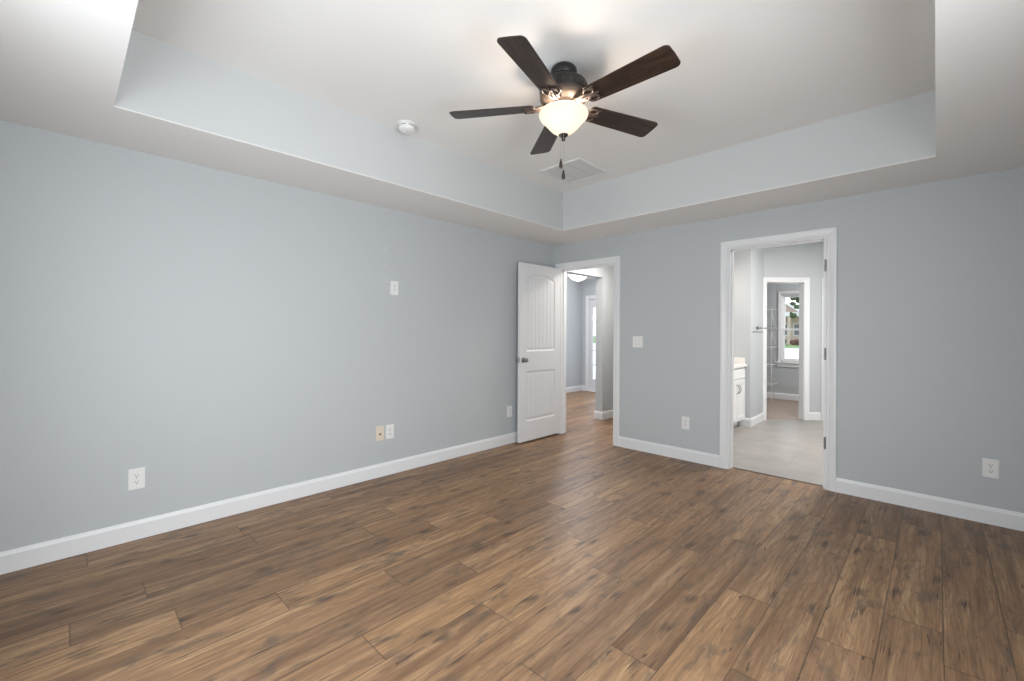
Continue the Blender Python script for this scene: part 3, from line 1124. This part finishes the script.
G1 = 'wall plates around the room'
duplex('wall_outlet', 'white duplex outlet low on the left wall, nearest the camera', 'left', -4.157, .380, group=G1)
j = plate_at('cable_jack', 'cream cable jack plate with a dark centre hole low on the left wall', 'wall jack', 'left', -2.484, .393, G1)
plate(j, .080, .130, M['cream'])
MB().lathe([(.0095, .0055), (.0095, .0085), (.006, .0095), (.005, .018), (.0032, .018), (.0032, .012), (0, .012)], 16, lambda p: (p[0], -p[2], p[1] - .008), cap=False).build('connector', M['slot'], j, True)
MB().prism(rounded(.034, .068, .003), .0055, .0072, lambda p: (p[0], -p[2], p[1])).build('insert', M['cream'], j)
screw_at(j, 0, .045)
screw_at(j, 0, -.045)
duplex('wall_outlet', 'white outlet plate low on the left wall, touching the cream jack plate', 'left', -2.383, .393, group=G1)
duplex('wall_outlet', 'white outlet plate mounted at head height on the left wall', 'left', -2.345, 1.716, group=G1)
duplex('wall_outlet', 'white outlet low on the left wall beside the open door', 'left', -.812, .378, group=G1)
duplex('wall_outlet', 'white outlet low on the back wall between the two doorways', 'back', 1.752, .384, group=G1)
duplex('wall_outlet', 'white outlet low on the back wall, right of the bathroom doorway', 'back', 3.878, .386, group=G1)
sw = plate_at('light_switch', 'white double light switch on the back wall beside the hall doorway', 'light switch', 'back', 1.210, 1.210, G1)
plate(sw, .122, .126, M['plastic'])
for xx in (-.023, .023):
    f = MB().box((xx - .0055, -.0075, -.0125), (xx + .0055, -.005, .0125), .001)
    f.poly([(xx - .0045, -.006, .002), (xx + .0045, -.006, .002), (xx + .0045, -.006, -.007), (xx - .0045, -.006, -.007),
            (xx - .0038, -.017, .011), (xx + .0038, -.017, .011), (xx + .0038, -.018, .006), (xx - .0038, -.018, .006)],
           ((0, 1, 2, 3), (4, 5, 6, 7), (0, 1, 5, 4), (1, 2, 6, 5), (2, 3, 7, 6), (3, 0, 4, 7)))
    f.build('toggle', M['plastic'], sw)
    screw_at(sw, xx, .032)
    screw_at(sw, xx, -.032)

# filler patches on the left wall above the high plate
for (y, z, a, b_) in ((-2.435, 2.055, .020, .034), (-2.437, 1.912, .016, .022), (-2.425, 1.775, .018, .026), (-2.43, 1.72, .011, .02)):
    pts = []
    for i in range(18):
        t_ = 2 * PI * i / 18
        r_ = 1 + .18 * math.sin(3 * t_ + z * 9) + .1 * math.sin(5 * t_ + y)
        pts.append((a * r_ * math.cos(t_), b_ * r_ * math.sin(t_)))
    f = MB().prism(pts, 0, .0012, lambda p, y=y, z=z: (p[2], y + p[0], z + p[1]))
    o = f.build('spackle_patch', M['patch'], wl)

# ------------------------------------------------------------------ vanity in the bathroom alcove
VX = 1.677          # front of the doors
van = thing('vanity_cabinet', 'white bathroom vanity cabinet with nickel pulls, seen through the right doorway', 'cabinet', (1.12, 0.9, 0))
VY0, VY1 = 0.9, YE - .004
f = MB()
f.box((0.0, 0, .095), (VX - .02 - 1.12, VY1 - VY0, .84))
f.box((0.0, .0, 0.0), (VX - .10 - 1.12, VY1 - VY0, .095))
f.build('body', M['cab'], van)


def shaker(par, name, y0, y1, z0, z1, rail=.055):
    x0 = VX - .02 - 1.12
    f = MB()
    f.box((x0 + .001, y0, z0), (x0 + .012, y1, z1))
    for a, b in (((y0, z0), (y0 + rail, z1)), ((y1 - rail, z0), (y1, z1)), ((y0 + rail, z0), (y1 - rail, z0 + rail)), ((y0 + rail, z1 - rail), (y1 - rail, z1))):
        f.box((x0 + .010, a[0], a[1]), (x0 + .020, b[0], b[1]), .0015)
    return f.build(name, M['cab'], par)


def pull(par, y, z, L=.115):
    x0 = VX - 1.12
    pts = []
    for i in range(13):
        t_ = i / 12
        pts.append((x0 + .004 + .026 * math.sin(PI * t_) ** .7, y, z - L / 2 + L * t_))
    f = MB().tube(pts, .0052, 8)
    for s_ in (-1, 1):
        f.lathe([(0, 0), (.008, 0), (.008, .003), (.005, .006), (0, .006)], 12, lambda p, s_=s_: (x0 + p[2], y + p[0], z + s_ * (L / 2) + p[1]))
    return f.build('handle', M['nickel'], par, True)


yy = [(.020, .325), (.331, .636), (.686, .993), (.999, 1.306)]
for i, (a, b) in enumerate(yy):
    dd = shaker(van, 'cabinet_door', a, b, .12, .675)
    pull(dd, (b - .035) if i % 2 == 0 else (a + .035), .55)
for a, b in ((.020, .636), (.686, 1.306)):
    f = MB().box((VX - .02 - 1.12 + .001, a, .69), (VX - 1.12, b, .825), .003)
    f.build('drawer_front', M['cab'], van)
ct = thing('vanity_countertop', 'pale marble countertop on the white bathroom vanity', 'countertop', (1.12, 0.9, .84))
MB().box((0.0, -.01, 0), (VX + .02 - 1.12, VY1 - VY0, .036), .006, 2).build('slab', M['counter'], ct)
f = MB().box((0.0, VY1 - VY0 - .018, .036), (VX - .01 - 1.12, VY1 - VY0, .125), .003).box((0.0, -.01, .036), (.018, VY1 - VY0 - .018, .125), .003)
f.build('backsplash', M['counter'], ct)

# towel bar on the narrow wall
tb = thing('towel_bar', 'short nickel towel bar on the narrow wall beside the closet doorway', 'towel bar', (AX, 2.56, 1.388))
MB().tube([(.055, -.225, 0), (.055, .225, 0)], .007, 10).build('bar', M['hinge'], tb, True)
f = MB()
for yv in (-.2, 0, .2)[1:2]:
    f.lathe([(0, 0), (.030, 0), (.030, .006), (.016, .012), (.011, .020), (.011, .055), (0, .058)], 20, lambda p, yv=yv: (p[2], p[0] + yv, p[1]))
f.build('mounting_post', M['hinge'], tb, True)
for yv in (-.225, .225):
    MB().lathe([(0, -.012), (.008, -.009), (.011, 0), (.008, .009), (0, .012)], 14, lambda p, yv=yv: (.055 + p[0], yv + p[2], p[1])).build('end_cap', M['hinge'], tb, True)

# ------------------------------------------------------------------ closet shelving
SHZ = [1.782, 1.412, 1.035, .690, .305]
SHL = ['white wire shelf in the closet, topmost of five', 'white wire shelf in the closet, second from the top', 'white wire shelf in the closet, middle one of five',
       'white wire shelf in the closet, second from the bottom', 'white wire shelf in the closet, lowest, just above the baseboard']
SX0, SX1, SD = 0.13, 1.325, 0.32


def wire_shelf(label, z):
    t_ = thing('wire_shelf', label, 'shelf', ((SX0 + SX1) / 2, CY, z), 0, 'wire shelves on the closet back wall')
    hw = (SX1 - SX0) / 2
    MB().tube([(-hw, -SD, 0), (hw, -SD, 0)], .004, 6).tube([(-hw, -SD, -.032), (hw, -SD, -.032)], .0035, 6).build('front_rail', M['wire'], t_, True)
    MB().tube([(-hw, -.006, 0), (hw, -.006, 0)], .004, 6).tube([(-hw, -SD / 2, -.003), (hw, -SD / 2, -.003)], .003, 6).build('rear_rail', M['wire'], t_, True)
    f = MB()
    n = 47
    for i in range(n):
        x = -hw + 2 * hw * i / (n - 1)
        f.tube([(x, -.004, .003), (x, -SD, .003), (x, -SD - .001, -.032)], .0017, 5)
    f.build('cross_wires', M['wire'], t_)
    for x in (hw - .045, 0.0, -hw + .045):
        f = MB().tube([(x, -SD + .01, -.030), (x, -.006, -.30)], .0055, 6)
        f.box((x - .008, -.006, -.325), (x + .008, -.001, -.285))
        f.build('brace', M['wire'], t_)
    return t_


for z, lb in zip(SHZ, SHL):
    wire_shelf(lb, z)
pp = thing('shelf_pole', 'thin white upright pole at the right front of the closet shelves', 'pole', (1.325 - .03, CY - SD - .014, 0))
MB().tube([(0, 0, .004), (0, 0, 1.80)], .0055, 8).build('upright', M['wire'], pp, True)
MB().lathe([(0, 0), (.014, 0), (.013, .006), (.007, .012), (0, .012)], 14).build('foot', M['wire'], pp, True)

# ------------------------------------------------------------------ entry ceiling light
fl = thing('ceiling_light', 'lit white dome ceiling light in the entry beyond the hall opening', 'ceiling light', (-1.637, 2.835, H + .06))
MB().lathe([(0, 0), (.15, 0), (.155, -.008), (.150, -.030), (.135, -.036), (0, -.036)], 40).build('pan', M['nickel'], fl, True)
MB().lathe([(.178, -.030), (.182, -.036), (.176, -.058), (.150, -.090), (.105, -.120), (.050, -.138), (0, -.143)], 44, cap=False).build('glass_dome', M['dome'], fl, True)
MB().lathe([(0, -.160), (.008, -.157), (.010, -.150), (.006, -.143), (0, -.140)], 14).build('finial', M['nickel'], fl, True)
point('entry_bulb', (-1.637, 2.835, H - .16), 8, (0.93, 0.94, 1.0), 0.1)

# ------------------------------------------------------------------ outdoors beyond the closet window
f = MB().poly([(-60, 6.2, -.35), (60, 6.2, -.35), (60, 52, -.35), (-60, 52, -.35)], ((0, 1, 2, 3),))
struct(f.build('ground_paving', M['concrete']))
f = MB().poly([(-90, 52, -.35), (90, 52, -.35), (90, 160, -.35), (-90, 160, -.35)], ((0, 1, 2, 3),))
struct(f.build('ground_lawn', M['lawn']))
f = MB().poly([(-60, 6.2, -.35), (60, 6.2, -.35), (60, -60, -.35), (-60, -60, -.35)], ((0, 1, 2, 3),))
struct(f.build('ground_yard', M['concrete']))
# neighbouring house
hs = thing('house', 'tan house with white gable trim and porch posts, seen through the closet window', 'house', (-15.6, 71.5, -.35), math.radians(8))
MB().box((-6, 0, 0), (6, 9, 4.0)).prism([(-6, 4.0), (6, 4.0), (0, 8.6)], 0, 9, lambda p: (p[0], p[2], p[1])).build('walls', M['siding'], hs)
f = MB()
for s_ in (-1, 1):
    f.poly([(s_ * 6.8, -.6, 3.42), (s_ * 6.8, 9.6, 3.42), (0, 9.6, 8.7), (0, -.6, 8.7), (s_ * 6.8, -.6, 3.6), (s_ * 6.8, 9.6, 3.6), (0, 9.6, 8.9), (0, -.6, 8.9)],
           ((0, 1, 2, 3), (4, 5, 6, 7), (0, 1, 5, 4), (2, 3, 7, 6), (1, 2, 6, 5), (0, 3, 7, 4)))
f.build('roof', M['roof'], hs)
f = MB()
for s_ in (-1, 1):
    f.poly([(s_ * 6.8, -.7, 3.1), (0, -.7, 8.2), (0, -.7, 8.9), (s_ * 6.8, -.7, 3.65), (s_ * 6.8, -.6, 3.1), (0, -.6, 8.2), (0, -.6, 8.9), (s_ * 6.8, -.6, 3.65)],
           ((0, 1, 2, 3), (4, 5, 6, 7), (0, 1, 5, 4), (2, 3, 7, 6), (1, 2, 6, 5), (0, 3, 7, 4)))
f.box((-6.4, -2.2, 4.15), (6.4, -2.0, 4.75))
f.build('white_fascia', M['trim'], hs)
MB().box((-6.4, -2.1, 4.3), (6.4, 0, 4.45)).build('porch_roof', M['siding'], hs)
for x in (-5.8, -2.0, 1.2, 3.4, 5.6):
    MB().box((x - .16, -2.2, 0), (x + .16, -1.88, 4.2)).build('porch_post', M['siding'], hs)
for x in (-3.6, 2.4, 4.5):
    wq = MB().box((x - .7, -.06, 1.3), (x + .7, .02, 3.1)).build('window', M['trim'], hs)
    MB().box((x - .6, -.08, 1.4), (x + .6, -.05, 3.0)).build('pane', M['darkglass'], wq)


def blob(name, label, cat, loc, r, mat, h=1.0):
    t_ = thing(name, label, cat, loc)
    f = MB()
    rnd = random.Random(int(loc[0] * 13))
    for i in range(10):
        c = Vector((rnd.uniform(-.6, .6) * r, rnd.uniform(-.6, .6) * r, rnd.uniform(.35, 1.0) * r * h))
        bmesh.ops.create_icosphere(f.bm, subdivisions=2, radius=r * rnd.uniform(.4, .6), matrix=Matrix.Translation(c))
    for v in f.bm.verts:
        v.co += Vector((rnd.uniform(-1, 1), rnd.uniform(-1, 1), rnd.uniform(-1, 1))) * r * .05
    f.build('foliage', mat, t_, False)
    MB().tube([(0, 0, 0), (0, 0, .6 * r * h)], r * .08, 8).build('trunk', M['bark'], t_, True)
    return t_


blob('shrub', 'small dark green shrub on the lawn outside the closet window', 'shrub', (-12.0, 66.2, -.35), 0.75, M['leaf'])
blob('shrub', 'reddish shrub on the lawn outside the closet window', 'shrub', (-10.7, 67.4, -.35), 0.6, M['leafred'])
tr = thing('tree', 'dark leafy tree beside the neighbouring house', 'tree', (-9.2, 66.2, -.35))
MB().tube([(0, 0, 0), (.1, 0, 2.2), (.0, .1, 4.6)], [.2, .16, .1], 10).build('trunk', M['bark'], tr, True)
f = MB()
rnd = random.Random(5)
for i in range(60):
    c = Vector((rnd.gauss(0, .9), rnd.gauss(0, .9), rnd.uniform(3.6, 8.2)))
    bmesh.ops.create_icosphere(f.bm, subdivisions=2, radius=rnd.uniform(.16, .42), matrix=Matrix.Translation(c))
for v in f.bm.verts:
    v.co += Vector((rnd.uniform(-1, 1), rnd.uniform(-1, 1), rnd.uniform(-1, 1))) * .07
f.build('crown', M['leaf'], tr)
